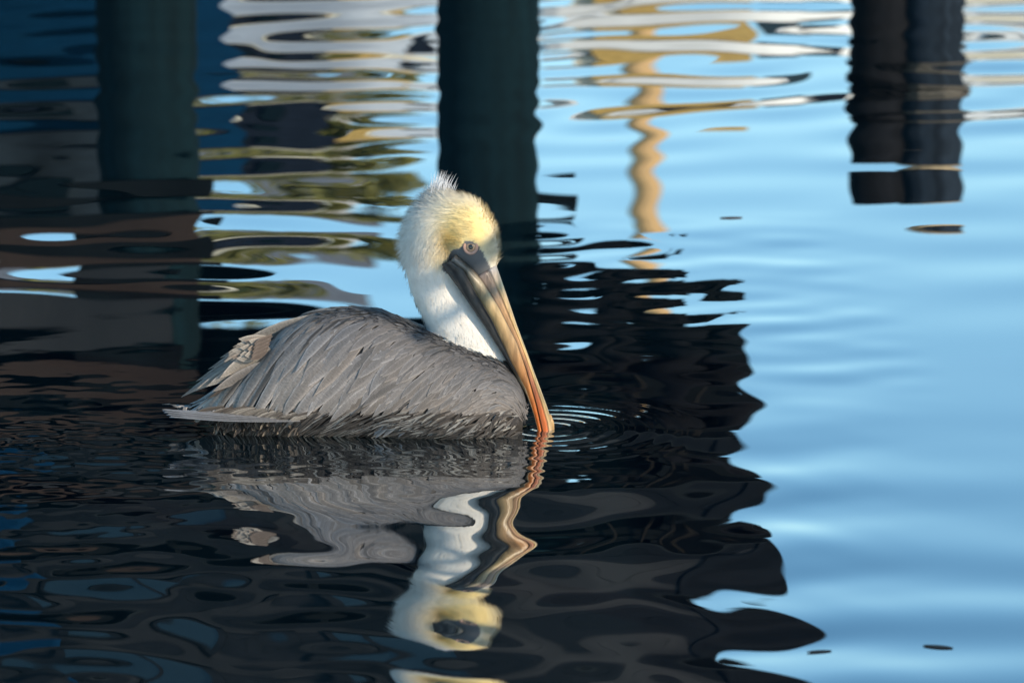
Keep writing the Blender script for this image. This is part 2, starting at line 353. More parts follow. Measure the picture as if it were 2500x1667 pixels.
# ------------------------------------------------------------------ boats (seen mirrored)
def boat(name, x0, x1, y, beam, z_deck, hullm, cabm, trimm, lab, cab, zc, winh=.35, group=None, mastx=None, mast_h=0, trim_h=.07, extras=()):
    t = empty(name, ((x0+x1)/2, y, 0), lab, 'boat', group)
    L = x1-x0; n = 24; m = 9; V = []
    for i in range(n+1):
        u = i/n; hw = beam/2*(min(1, (u*5+.75) if u < .05 else 1)*(1-max(0, (u-.5)/.5)**2.2)) + .01
        sheer = z_deck + .22*z_deck*max(0, u-.4)**2*2.5
        for k in range(m):
            v = k/(m-1)*2-1
            prof = abs(v)**.6 if v else 0
            V.append((x0+L*u - (.25*(1-prof) if u > .8 else 0), y + hw*math.copysign(1-(1-abs(v))**2.2, v), -.35+(sheer+.35)*prof))
    F = [(i*m+k, (i+1)*m+k, (i+1)*m+k+1, i*m+k+1) for i in range(n) for k in range(m-1)]
    F += [tuple(range(m)), tuple(n*m+k for k in range(m-1, -1, -1))]
    F += [(i*m, i*m+m-1, (i+1)*m+m-1, (i+1)*m) for i in range(n)]
    link('hull', from_np('hull', V, F), hullm, t, False)
    for k in (0, m-1):
        MB().tube([Vector(V[i*m+k])+Vector((0, 0, .02)) for i in range(n+1)], trim_h/2, 6).build('rub_rail', trimm, t)
    ca, cb = x0+L*cab[0], x0+L*cab[1]; w = beam*.36
    c = MB().add([(ca,y-w,z_deck-.05),(cb+.2,y-w,z_deck-.05),(cb+.2,y+w,z_deck-.05),(ca,y+w,z_deck-.05),(ca+.08,y-w*.9,zc),(cb-.15,y-w*.9,zc),(cb-.15,y+w*.9,zc),(ca+.08,y+w*.9,zc)],
             [(3,2,1,0),(4,5,6,7),(0,1,5,4),(1,2,6,5),(2,3,7,6),(3,0,4,7)]).build('cabin', cabm, t)
    MB().box((ca-.12, y-w*1.02, zc+.002), (cb-.05, y+w*1.02, zc+.06)).build('cabin_roof', trimm, t)
    nw = max(2, int((cb-ca)/.55)); hz = zc-z_deck
    for k in range(nw):
        a = ca+.2+(cb-ca-.45)*k/nw; b = a+(cb-ca-.45)/nw-.08
        MB().box((a, y-w-.012, z_deck+hz*.35), (b, y-w*.93, z_deck+hz*(.35+winh))).build('window', MT['glass'], c)
    if mastx is not None:
        mx = x0+L*mastx
        ms = MB().tube([(mx, y, z_deck-.1), (mx, y, mast_h)], [.12, .10], 12).build('mast', MT['mast'], t)
        MB().tube([(mx, y, z_deck+.75), (mx-L*.42, y, z_deck+.85)], .05, 8).build('boom', MT['mast'], ms)
        MB().tube([(mx-.05, y, z_deck+.86), (mx-L*.2, y, z_deck+.98), (mx-L*.4, y, z_deck+.93)], [.07,.12,.06], 8).build('furled_sail', MT['cream'], ms)
    for nm, p0, p1, r0, r1, mm in extras:
        a = M(p0, r0, y-beam*.36); b = M(p1, r1, y-beam*.36)
        MB().box((a.x, y-beam*.40, a.z), (b.x, y+beam*.3, b.z)).build(nm, MT[mm], t)
    return t
boat('cabin_boat', -7.2, M(600, 50, 22).x, 22.0, 2.0, 1.34, MT['bluehull'], MT['shadedpanel'], MT['navy'], 'blue hulled boat with grey cabin behind the pier, shade put into its colours', (.15, .93), 1.88)
boat('motor_boat', M(440, 0, 31).x, M(1190, 0, 31).x, 31.0, 1.7, 2.35, MT['shadedhull'], MT['navy'], MT['cream'], 'tall white motor boat, its hull greyed for shade, with navy wheelhouse moored beyond the pier pilings', (.05, .5), 3.2, .3, extras=(('varnished_locker', 810, 1000, 120, 235, 'varnish'), ('sail_cover', 860, 1060, 60, 120, 'navy')))
boat('cabin_cruiser', M(1290, 0, 26).x, M(2160, 0, 26).x, 26.0, 1.2, 1.40, MT['white'], MT['cream'], MT['white'], 'white boat with golden varnished hatch and navy canvas cover', (.10, .50), 1.78, .4, extras=(('canvas_cover', 1590, 1850, -80, 75, 'navy'), ('varnished_hatch', 1450, 1830, 80, 215, 'varnish'), ('windscreen', 1850, 1960, 20, 170, 'glass'), ('deck_locker', 1960, 2060, 0, 110, 'navy')))
boat('cabin_cruiser', M(2060, 0, 28).x, M(2900, 0, 28).x, 28.0, 1.3, 1.3, MT['cream'], MT['white'], MT['white'], 'cream boat with white cabin behind the mooring pilings', (.1, .7), 2.05, .35)
boat('sailing_boat', M(1250, 0, 36).x, M(2000, 0, 36).x, 36.0, 1.0, .9, MT['white'], MT['cream'], MT['varnish'], 'small sailing boat with a tan wooden mast', (.1, .32), 1.35, .4, None, (1580-1250)/750, M(1580, 640, 36).z)
# ------------------------------------------------------------------ bank and trees (seen mirrored)
cot = empty('cottage', (-3.6, 48.5, .8), 'pale grey board cottage on the bank behind the trees', 'cottage')
cx0, cx1 = M(-100, 500, 48).x, M(850, 500, 48).x; cz = M(0, 600, 48).z; cr = M(0, 745, 48).z
MB().add([(cx0,48,.3),(cx1,48,.3),(cx1,51,.3),(cx0,51,.3),(cx0,48,cz),(cx1,48,cz),(cx1,51,cz),(cx0,51,cz),(cx0,49.5,cr),(cx1,49.5,cr)],[(3,2,1,0),(0,1,5,4),(1,2,6,9,5),(2,3,7,6),(3,0,4,8,7),(4,5,9,8),(6,7,8,9)]).build('wall', mat('pale_grey_boards', (.50,.48,.46), .8, .15, 2), cot)
for sg, ya in ((1, 47.7), (-1, 51.3)):
    MB().add([(cx0-.2,ya,cz-.1),(cx1+.2,ya,cz-.1),(cx1+.2,49.5,cr+.02),(cx0-.2,49.5,cr+.02),(cx0-.2,ya,cz),(cx1+.2,ya,cz),(cx1+.2,49.5,cr+.12),(cx0-.2,49.5,cr+.12)],[(0,1,2,3),(7,6,5,4),(0,4,5,1),(1,5,6,2),(2,6,7,3),(3,7,4,0)]).build('roof', mat('grey_shingle', (.20,.20,.21), .9, .3, 6), cot)
for k in range(4):
    for zz in (1.6, 3.4):
        xx = cx1-.9-k*1.15; w_ = MB().box((xx-.3,47.96,zz),(xx+.3,48.02,zz+1.1)).build('window', MT['slatepile'], cot); MB().box((xx-.24,47.94,zz+.06),(xx+.24,47.955,zz+1.04)).build('pane', MT['glass'], w_)
bank = MB()
V = []; n = 60
for i in range(n+1):
    xx = -60+i*2.0
    for yy, zz in ((43, -.4), (44.5, .5), (47, .9), (62, 1.2), (120, 1.5)): V.append((xx, yy+random.uniform(-.4,.4)*(yy < 60), zz+random.uniform(-.08,.08)))
bank.add(V, [(i*5+k, (i+1)*5+k, (i+1)*5+k+1, i*5+k+1) for i in range(n) for k in range(4)])
tag(bank.build('bank', MT['bank'], None, True), 'low grassy bank beyond the moored boats', 'bank', kind='structure')
def tree(x, y, h, r, lab, seed):
    q = random.Random(seed); t = empty('tree', (x, y, .8), lab, 'tree', 'trees on the bank')
    tr = MB().tube([(x, y, .3), (x+.05, y, h*.3), (x-.05, y, h*.55), (x, y, h*.8)], [.22,.17,.12,.05], 9)
    tips = []
    for k in range(9):
        a = k*2.4; z0 = h*(.35+.045*k); e = (x+math.cos(a)*r*.7, y+math.sin(a)*r*.7, z0+h*.18); tr.tube([(x, y, z0), e], [.07,.02], 6); tips.append(e)
    tr.build('trunk', MT['bark'], t, True)
    V = []; F = []
    for k in range(2600):
        c = tips[q.randrange(9)] if q.random() < .75 else (x, y, h*.78)
        s = r*.42; d = Vector((q.gauss(0,1), q.gauss(0,1), q.gauss(0,.8))).normalized()*s*q.random()**.4
        p = Vector(c)+d
        if p.z > h: p.z = h-q.random()*.4
        a = Vector((q.uniform(-1,1), q.uniform(-1,1), q.uniform(-1,1))).normalized(); b = a.orthogonal().normalized()
        w = q.uniform(.07,.13); m = len(V); V += [p-a*w, p+b*w*.5, p+a*w, p-b*w*.5]; F.append((m, m+1, m+2, m+3))
    link('crown', from_np('crown', V, F), MT['leaf'], t)
for px, top, r, lab in ((330, 840, 1.6, 'broad olive green tree on the bank behind the blue boat'), (600, 800, 1.1, 'olive green tree on the bank between its two neighbours'), (800, 700, .9, 'lower olive tree on the bank at the end of the row')):
    p = M(px, top, 46); tree(p.x, 46+random.uniform(-1,1), p.z, r, lab, px)
# ------------------------------------------------------------------ added unseen dock: its rails are placed to cast broken shade on the bird
dk = empty('added_shade_dock', (2.9, 5.5, 0), 'added out-of-view grey wooden dock whose board railing shades the pelican', 'dock')
RX = 2.05
y = 1.0
while y < 9.3:
    MB().box((RX-.05, y, .96), (3.9, y+.135, 1.0)).build('plank', MT['raildeck'], dk); y += .142
for yy in (1.4, 5.0, 8.8):
    for xx in (RX+.15, 3.7): piling_mesh(xx, yy, -4.1, .955, .12, int(xx*10+yy)).build('piling', MT['piling'], dk, True)
for xx in (RX+.05, 3.8): MB().box((xx-.03, 1.0, .80), (xx+.03, 9.3, .957)).build('joist', MT['raildeck'], dk)
for yy in (1.2, 3.2, 5.2, 7.2, 9.15): MB().box((RX-.045, yy-.045, 1.003), (RX+.045, yy+.045, 2.12)).build('rail_post', MT['raildeck'], dk)
for z, h, ya in ((1.44,.020,8.27), (1.522,.045,8.25), (1.95,.03,1.1), (2.10,.05,1.1)):  # rail heights and starting points chosen by where their shadows fall
    MB().box((RX-.075, ya, z), (RX-.048, 9.25, z+h)).build('rail', MT['raildeck'], dk)

# ------------------------------------------------------------------ the pelican
pel = empty('pelican', (P(1000, 1050).x, YB, 0), 'brown pelican with white neck and pale yellow crown floating bill down', 'pelican')
TOP = [(405,952),(430,946),(465,926),(500,902),(540,870),(580,834),(620,794),(655,757),(720,724),(800,714),(870,720),(930,743),(1000,774),(1060,798),(1110,816),(1150,836),(1180,862),(1198,892),(1206,925)]
WID = [(405,.012),(430,.03),(480,.058),(530,.078),(600,.102),(700,.128),(800,.138),(900,.142),(1000,.138),(1080,.125),(1140,.105),(1180,.078),(1198,.052),(1206,.03)]
BOT = [(405,.050),(440,.036),(500,.005),(560,-.02),(650,-.035),(1100,-.04),(1170,-.03),(1206,-.0)]
NS, NPH = 170, 73
sx = np.linspace(405, 1206, NS)
SX = np.array([Q(x, 900).x for x in sx])
ZT = np.array([Q(x, interp(x, TOP)).z for x in sx])
WD = interp(sx, WID)*.95; BZ = interp(sx, BOT)
phi = np.linspace(0, math.pi, NPH)
SEC = np.zeros((NS, NPH, 3)); ARC = np.zeros((NS, NPH))
for i in range(NS):
    zc = BZ[i] + (ZT[i]-BZ[i])*.46
    yy = -WD[i]*np.where(phi < math.pi/2, np.abs(np.sin(phi))**.82, np.abs(np.sin(phi))**2.3)
    zz = np.where(phi < math.pi/2, zc+(ZT[i]-zc)*np.cos(phi), zc+(zc-BZ[i])*np.cos(phi))
    SEC[i, :, 0] = SX[i]; SEC[i, :, 1] = YB+yy; SEC[i, :, 2] = zz
    ARC[i, 1:] = np.cumsum(np.hypot(np.diff(yy), np.diff(zz)))
def surf_raw(X, s):
    u = np.clip((X-SX[0])/(SX[-1]-SX[0])*(NS-1), 0, NS-1.001); i = int(u); f = u-i
    out = []
    for k in (i, i+1):
        out.append([np.interp(s, ARC[k], SEC[k, :, c]) for c in (1, 2)])
    y = out[0][0]*(1-f)+out[1][0]*f; z = out[0][1]*(1-f)+out[1][1]*f
    return Vector((X, y, z))
def surf(X, s, side=-1):
    e = .006
    p = surf_raw(X, s); a = surf_raw(X+e, s)-surf_raw(X-e, s); b = surf_raw(X, s+e)-surf_raw(X, max(0, s-e))
    n = b.cross(a)
    n = Vector((0, -1, .2)) if n.length < 1e-9 else n.normalized()
    if n.y > .02: n = -n
    if s < .004: n = Vector((n.x, -.1, abs(n.z))).normalized()
    if side > 0: p.y = 2*YB-p.y; n.y = -n.y
    return p, n
# --- colours of the plumage, in the bird's own side view
def lerp(a, b, t): return tuple(x*(1-t)+y*t for x, y in zip(a, b))
POUCH = [(1077,643),(1131,720),(1189,805),(1221,856),(1247,895)]
FACE = [(1085,640),(1094,622),(1105,610),(1122,606),(1132,592),(1140,586),(1154,588),(1168,600),(1180,618),(1190,638),(1200,655),(1214,668),(1200,690),(1140,690),(1078,660)]
def inpoly(x, y, poly):
    c = False; n = len(poly)
    for i in range(n):
        x1, y1 = poly[i]; x2, y2 = poly[(i+1) % n]
        if (y1 > y) != (y2 > y) and x < (x2-x1)*(y-y1)/(y2-y1)+x1: c = not c
    return c
WHITE = (.80,.75,.69); YEL = (.86,.69,.34); GOLD = (.74,.44,.09); SKIN = (.15,.15,.155); BODY = (.05,.044,.041)
def head_col(x, y):
    g = math.exp(-((x-1140)/72)**2-((y-560)/75)**2)
    c = lerp(WHITE, YEL, min(1, g*1.3))
    g2 = math.exp(-((x-1098)/26)**2-((y-588)/34)**2); c = lerp(c, GOLD, .75*g2)
    g3 = math.exp(-((x-1075)/30)**2-((y-632)/28)**2); c = lerp(c, (.80,.66,.40), .7*g3)
    g4 = math.exp(-((x-1212)/22)**2-((y-625)/22)**2); c = lerp(c, (.62,.54,.34), .6*g4)
    return c
# --- one continuous body: torso, neck and head
bmx = bmesh.new()
def bm_add(V, F):
    vs = [bmx.verts.new(v) for v in V]
    for f in F:
        try: bmx.faces.new([vs[i] for i in f])
        except ValueError: pass
V = []; idx = range(0, NS, 4)
ring = list(range(0, NPH, 4)); nr = 2*len(ring)-2
for i in idx:
    near = [SEC[i, k] for k in ring]; farr = [np.array([SEC[i, k, 0], 2*YB-SEC[i, k, 1], SEC[i, k, 2]]) for k in ring[-2:0:-1]]
    V += near+farr
m = len(idx)
F = [(i*nr+k, i*nr+(k+1) % nr, (i+1)*nr+(k+1) % nr, (i+1)*nr+k) for i in range(m-1) for k in range(nr)] + [tuple(range(nr-1, -1, -1)), tuple((m-1)*nr+k for k in range(nr))]
bm_add(V, F)
NECK = [(1150,905,60),(1125,868,66),(1098,824,69),(1070,778,68),(1043,735,65),(1018,690,61),(998,645,59),(986,600,59),(986,558,60),(1000,522,62),(1030,508,62),(1056,518,68),(1078,545,62),(1094,568,50),(1104,588,40),(1106,610,32),(1112,632,22),(1120,650,14)]
def capsule_spheres(chain, per, squash):
    for j in range(len(chain)-1):
        for k in range(per):
            t = k/per; x = chain[j][0]*(1-t)+chain[j+1][0]*t; y = chain[j][1]*(1-t)+chain[j+1][1]*t; r = (chain[j][2]*(1-t)+chain[j+1][2]*t)*K/1150
            mtx = Matrix.Translation(Q(x, y, .022*float(1-sm(5, 9, j+t)))) @ Matrix.Diagonal((r, r*squash(j+t), r, 1))
            bmesh.ops.create_icosphere(bmx, subdivisions=3, radius=1, matrix=mtx)
capsule_spheres(NECK, 5, lambda j: .70 if j < 6 else (.70+.1*min(1,(j-6)/3)))
tmp = bpy.data.meshes.new('tmp'); bmx.to_mesh(tmp); bmx.free()
to = bpy.data.objects.new('tmp', tmp); COL.objects.link(to)
md = to.modifiers.new('r', 'REMESH'); md.mode = 'VOXEL'; md.voxel_size = .0042
md = to.modifiers.new('s', 'SMOOTH'); md.factor = .6; md.iterations = 14
dg = bpy.context.evaluated_depsgraph_get(); bodyme = bpy.data.meshes.new_from_object(to.evaluated_get(dg)); bodyme.name = 'body'
bpy.data.objects.remove(to); bodyme.materials.clear()
bv = BVHTree.FromPolygons([v.co.copy() for v in bodyme.vertices], [tuple(p.vertices) for p in bodyme.polygons])
BZN = 'Col'
co = np.array([v.co[:] for v in bodyme.vertices]); bx, by = proj(co)
def wing_line(x): return interp(x, [(t[0]*K, t[1]*K) for t in TOP])
cols = np.ones((len(co), 4), np.float32)
isneck = np.zeros(len(co), bool); isskin = np.zeros(len(co), bool)
for i in range(len(co)):
    x, y = bx[i], by[i]
    tl = wing_line(x)
    if (x > 960 and y < tl+3 and y < 880) or y < 740:
        if x > 1000 and inpoly(x, y, FACE): cols[i, :3] = SKIN; isskin[i] = True
        else: cols[i, :3] = head_col(x, y); isneck[i] = True
    else: cols[i, :3] = BODY
at = bodyme.color_attributes.new('Col', 'FLOAT_COLOR', 'POINT'); at.data.foreach_set('color', cols.ravel())
MT['plumage'] = mat('soft_plumage', None, .85, .06, 60, .0005, 220, .15, attr='Col')
bodyo = link('body', bodyme, MT['plumage'], pel, True)

# --- feathers
def feather_mat():
    m = bpy.data.materials.new('feather'); m.use_nodes = True; nt = m.node_tree; N = nt.nodes; L = nt.links
    b = N['Principled BSDF']; b.inputs['Roughness'].default_value = .62; b.inputs['Specular IOR Level'].default_value = .3
    b.inputs['Sheen Weight'].default_value = .12
    uv = N.new('ShaderNodeUVMap'); uv.uv_map = 'UVMap'; sp = N.new('ShaderNodeSeparateXYZ'); L.new(uv.outputs[0], sp.inputs[0])
    at = N.new('ShaderNodeAttribute'); at.attribute_name = 'Col'
    def math_(op, a, b_=None):
        n = N.new('ShaderNodeMath'); n.operation = op
        for k, v in enumerate((a, b_)):
            if v is None: continue
            if isinstance(v, (int, float)): n.inputs[k].default_value = v
            else: L.new(v, n.inputs[k])
        return n.outputs[0]
    def rmp(v, a, b_, c, d):
        n = N.new('ShaderNodeMapRange'); n.interpolation_type = 'SMOOTHSTEP'
        for k, q in zip((1,2,3,4), (a,b_,c,d)): n.inputs[k].default_value = q
        L.new(v, n.inputs[0]); return n.outputs[0]
    e = math_('ABSOLUTE', math_('SUBTRACT', sp.outputs[0], .5))
    edge = rmp(e, .22, .48, .92, 1.42)
    tip = rmp(sp.outputs[1], .55, 1.0, .95, 1.22)
    shaft = rmp(e, .0, .05, .86, 1.0)
    mp = N.new('ShaderNodeMapping'); L.new(uv.outputs[0], mp.inputs[0]); mp.inputs['Scale'].default_value = (3, 55, 1); mp.inputs['Rotation'].default_value = (0, 0, .5)
    nz = N.new('ShaderNodeTexNoise'); nz.inputs['Scale'].default_value = 1; nz.inputs['Detail'].default_value = 3; L.new(mp.outputs[0], nz.inputs['Vector'])
    barb = rmp(nz.outputs['Fac'], .3, .7, .84, 1.16)
    f = math_('MULTIPLY', math_('MULTIPLY', edge, tip), math_('MULTIPLY', shaft, barb))
    sc = N.new('ShaderNodeVectorMath'); sc.operation = 'SCALE'; L.new(at.outputs['Color'], sc.inputs[0]); L.new(f, sc.inputs['Scale'])
    L.new(sc.outputs[0], b.inputs['Base Color'])
    bp = N.new('ShaderNodeBump'); bp.inputs['Distance'].default_value = .0006; L.new(nz.outputs['Fac'], bp.inputs['Height']); L.new(bp.outputs[0], b.inputs['Normal'])
    return m
MT['feather'] = feather_mat()
class FB:                                  # collects feather blades with uv and colour
    def __init__(s): s.v = []; s.f = []; s.uv = []; s.c = []
    def blade(s, rows, col):               # rows: list of (left, mid, right) points, v
        n = len(s.v); m = len(rows)
        for j, (l, c, r) in enumerate(rows):
            s.v += [tuple(l), tuple(c), tuple(r)]; v = j/(m-1); s.uv += [(0, v), (.5, v), (1, v)]; s.c += [col]*3
        for j in range(m-1):
            a = n+3*j; s.f += [(a, a+1, a+4, a+3), (a+1, a+2, a+5, a+4)]
    def build(s, name, parent, kind=None):
        me = from_np(name, s.v, s.f); uv = me.uv_layers.new(name='UVMap')
        li = np.zeros(len(me.loops), np.int32); me.loops.foreach_get('vertex_index', li)
        uv.data.foreach_set('uv', np.array(s.uv, np.float32)[li].ravel())
        a = me.color_attributes.new('Col', 'FLOAT_COLOR', 'POINT'); c = np.ones((len(s.v), 4), np.float32); c[:, :3] = s.c; a.data.foreach_set('color', c.ravel())
        o = link(name, me, MT['feather'], parent, True)
        if kind: o['kind'] = kind
        return o
def width_prof(a, sharp=1.0):              # outline of a blade from root to tip
    return (min(1, .45+1.6*a))*max(0.0, 1-max(0, (a-.55)/.45)**(1.7*sharp))
def surf_blade(fb, X, s, th, L, w, lift, base, col, side=-1, rows=7, curve=0., sharp=1.0):
    cx, sn = math.cos(th), math.sin(th); out = []
    for j in range(rows):
        a = j/(rows-1); t2 = th+curve*a; cx, sn = math.cos(t2), math.sin(t2)
        Xc = X - math.cos(th+curve*a*.5)*L*a; sc = s + math.sin(th+curve*a*.5)*L*a; ww = max(w*width_prof(a, sharp), .0004)
        tri = []
        for b in (-1, 0, 1):
            Xp = Xc + b*sn*ww; sp = sc + b*cx*ww
            p, n = surf(Xp, max(0, sp), side)
            if sp < 0: p = p + Vector((0, -sp*side, 0))
            off = base + lift*a*a*L - (0.10*ww if b else -.05*ww)
            tri.append(p+n*off)
        out.append(tri)
    fb.blade(out, col)
def s_of_row(X, row):                      # arc position on the near flank that shows at picture row (2352 scale)
    ss = np.linspace(0, .42, 60); u = int(np.clip((X-SX[0])/(SX[-1]-SX[0])*(NS-1), 0, NS-2))
    pts = np.stack([np.full(60, X), np.interp(ss, ARC[u], SEC[u, :, 1]), np.interp(ss, ARC[u], SEC[u, :, 2])], -1)
    yy = proj(pts)[1]/K
    k = int(np.argmin(yy)); return float(np.interp(row, yy[k:], ss[k:]))
LOW = [(405,926),(430,930),(480,934),(560,944),(700,949),(850,951),(1000,953),(1100,957),(1150,952),(1190,938),(1206,918)]
SLOW = np.array([s_of_row(SX[i], interp(sx[i], LOW)) for i in range(NS)])
def slow(X): return float(np.interp(X, SX, SLOW))
def xpx(X): return float(np.interp(X, SX, sx))
# size, direction and colour of the feathers over the folded wing: x in picture units, t from ridge to lower edge
def f_len(x, t):
    base = interp(x, [(405,.15),(560,.165),(700,.150),(800,.125),(880,.105),(960,.086),(1050,.066),(1150,.046),(1206,.032)])
    return float(base*np.interp(t, [0,.12,.3,.6,1], [.34,.52,.85,1.0,.92]))
def f_wid(x): return float(np.interp(x, [405,700,850,960,1206], [.125,.120,.100,.072,.070]))
def f_ang(x, t):
    a = interp(x, [(405,24),(520,27),(640,32),(740,38),(840,46),(940,52),(1040,55),(1120,50),(1170,40),(1206,30)])
    return R(float(a*np.interp(t, [0,.2,.6,1], [.72,.9,1.0,.88])))
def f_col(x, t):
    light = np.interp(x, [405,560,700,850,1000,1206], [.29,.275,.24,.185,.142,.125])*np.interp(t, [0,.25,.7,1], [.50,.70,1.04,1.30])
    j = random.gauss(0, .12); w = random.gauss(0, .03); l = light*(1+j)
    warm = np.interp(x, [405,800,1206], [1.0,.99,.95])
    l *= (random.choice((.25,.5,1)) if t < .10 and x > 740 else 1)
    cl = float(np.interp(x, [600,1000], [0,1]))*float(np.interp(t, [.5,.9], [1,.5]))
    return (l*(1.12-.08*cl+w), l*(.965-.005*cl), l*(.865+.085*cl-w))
wing = empty('wing', (P(900, 950, -.1).x, YB-.1, .1)); wing.parent = pel; wing.location = wing.location-pel.location
# dart throwing with a feather sized radius
pts = []
cell = {}
tries = 0; target = 26000
while tries < target:
    tries += 1
    X = random.uniform(SX[2], SX[-1]); x = xpx(X); sl_ = max(.006, slow(X)); s = random.uniform(-.004, sl_)
    t = max(0, s)/sl_; L = f_len(x, t); th = f_ang(x, t)
    # spacing: along .36 L, across .20 L
    ca, sa = math.cos(th), math.sin(th); ok = True; kx, ks = int(X/.03), int(s/.03)
    for ax in (-1, 0, 1):
        for as_ in (-1, 0, 1):
            for (X2, s2, L2) in cell.get((kx+ax, ks+as_), ()):
                dx, ds = X-X2, s-s2; u = (-dx*ca+ds*sa)/(.30*(L+L2)/2); v = (dx*sa+ds*ca)/(f_wid(x)*1.15*(L+L2)/2)
                if u*u+v*v < 1: ok = False; break
            if not ok: break
        if not ok: break
    if ok:
        cell.setdefault((kx, ks), []).append((X, s, L)); pts.append((X, s, t, x, L, th))
items = []
for X, s, t, x, L, th in pts:
    # the root lies upstream of the sampled point so that the wing's edge is covered
    Xr = X+math.cos(th)*L*.35; sr = s-math.sin(th)*L*.35
    if s + math.sin(th)*L*.65 > slow(X)+.008: L *= max(.45, (slow(X)+.008-s)/(math.sin(th)*L*.65)) if slow(X)+.008 > s else .45
    items.append((Xr, sr, t, x, L, th))
order = sorted(range(len(items)), key=lambda i: -items[i][4]*(1 if items[i][2] > .05 else .6))
big = set(order[:230])
fb_small = FB()
for i, (X, s, t, x, L, th) in enumerate(items):
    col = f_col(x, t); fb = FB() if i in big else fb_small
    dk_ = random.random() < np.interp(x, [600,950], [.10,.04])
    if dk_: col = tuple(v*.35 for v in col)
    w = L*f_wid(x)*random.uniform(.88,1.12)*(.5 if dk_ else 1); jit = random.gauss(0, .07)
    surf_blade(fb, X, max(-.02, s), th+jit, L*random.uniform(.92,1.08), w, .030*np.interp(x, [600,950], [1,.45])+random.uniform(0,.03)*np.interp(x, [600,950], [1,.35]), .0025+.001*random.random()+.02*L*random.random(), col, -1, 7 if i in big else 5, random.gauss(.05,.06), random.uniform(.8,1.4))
    if i in big: fb.build('feather', wing)
fb_small.build('small_coverts', wing, 'stuff')
fb_far = FB()                               # the other flank
for i, (X, s, t, x, L, th) in enumerate(items):
    if i % 2: continue
    surf_blade(fb_far, X, max(0, s), th, L*1.25, L*.22, .05, .003+.004*random.random(), f_col(x, t), 1, 5)
fb_far.build('far_wing_plumage', pel, 'stuff')

def flat_blade(r, t, w, col, name, parent, d0=-.08, d1=-.08, bend=.0, rows=9, tilt=.5, sharp=1.0, fb=None):
    """a long feather between two points of the side view (2352 scale)"""
    a = Q(r[0], r[1], d0); b = Q(t[0], t[1], d1); own = fb is None
    fb = fb or FB(); dv = (b-a); L = dv.length; dn = dv.normalized()
    side = Vector((0, 0, 1)) - dn*dn.z; side = (side.normalized()*math.cos(tilt) + Vector((0, -1, 0))*math.sin(tilt)).normalized(); nrm = dn.cross(side).normalized()
    if nrm.y > 0: nrm = -nrm
    out = []
    for j in range(rows):
        q = j/(rows-1); ww = max(w*width_prof(q, sharp), .0004); c = a+dv*q+Vector((0, 0, bend*L*math.sin(q*math.pi)))
        out.append((c+side*ww-nrm*.12*ww, c+nrm*.1*ww, c-side*ww-nrm*.12*ww))
    fb.blade(out, col)
    return fb.build(name, parent) if own else None
PALE = (.27,.25,.232); TAN = (.30,.265,.235); MID = (.26,.24,.225); DK = (.075,.062,.055)
# far group of long tertials and primaries behind the near wing
for r, t, w, c, d in (((700,760),(416,912),.017,PALE,.012), ((690,772),(424,907),.016,MID,.0), ((680,788),(436,902),.018,PALE,-.015), ((660,800),(452,893),.018,TAN,-.03), ((720,745),(450,876),.015,PALE,.022), ((730,740),(478,848),.016,MID,.022), ((740,735),(505,822),.016,PALE,.02), ((760,728),(535,797),.015,MID,.012), ((775,722),(570,775),.014,PALE,.005), ((640,812),(474,888),.018,PALE,-.045), ((640,826),(488,900),.016,(.20,.18,.17),-.05), ((640,838),(478,915),.012,DK,-.03), ((620,800),(505,868),.017,TAN,-.055)):
    flat_blade(r, t, w, c, 'feather', wing, d, d-.01, .02)
# pale curled tuft above the tertials
for k in range(11):
    a = k/10; r = (612-20*a+random.uniform(-4,4), 776+38*a); t = (548-22*a+random.uniform(-6,6)+16*(k % 3), 776+50*a+random.uniform(-4,4))
    flat_blade(r, t, .010+.003*random.random(), lerp(TAN, (.20,.15,.12), .75 if k % 4 == 1 else .0), 'feather', wing, -.055-.008*a, -.075-.004*(k % 3), -.08, 7, .3, .8)
for k in range(5):
    flat_blade((625-3*k, 770+9*k), (583-2*k, 790+9*k), .008, (.13,.10,.085), 'feather', wing, -.07, -.082, -.05, 6, .3)
# dark small feathers under the wing edge
fbd = FB()
for k in range(46):
    u = k/45; r = (520+u*220+random.uniform(-6,6), 936+random.uniform(-4,4)+u*8); t = (r[0]-48-random.uniform(0,25), r[1]+17+random.uniform(-5,7))
    flat_blade(r, t, .0045, lerp(DK, (.30,.27,.24), random.random()**2), 'f', None, -.09-.03*u, -.095-.03*u, 0, 6, .3, 1.3, fbd)
fbd.build('wing_edge_plumage', pel, 'stuff')
fbm = FB()
for k in range(520):
    x = random.uniform(745, 1165); X = float(np.interp(x, sx, SX)); t_ = random.random()**1.6; s_ = .002+.05*t_
    surf_blade(fbm, X, s_, R(random.gauss(34, 10)), random.uniform(.016,.028), random.uniform(.0022,.0036), .16*(1-t_)+.04, .004+.003*(1-t_), lerp((.035,.033,.036), (.16,.15,.15), random.random()**1.5), -1, 5, 0, 1.2)
fbm.build('mantle_plumage', pel, 'stuff')
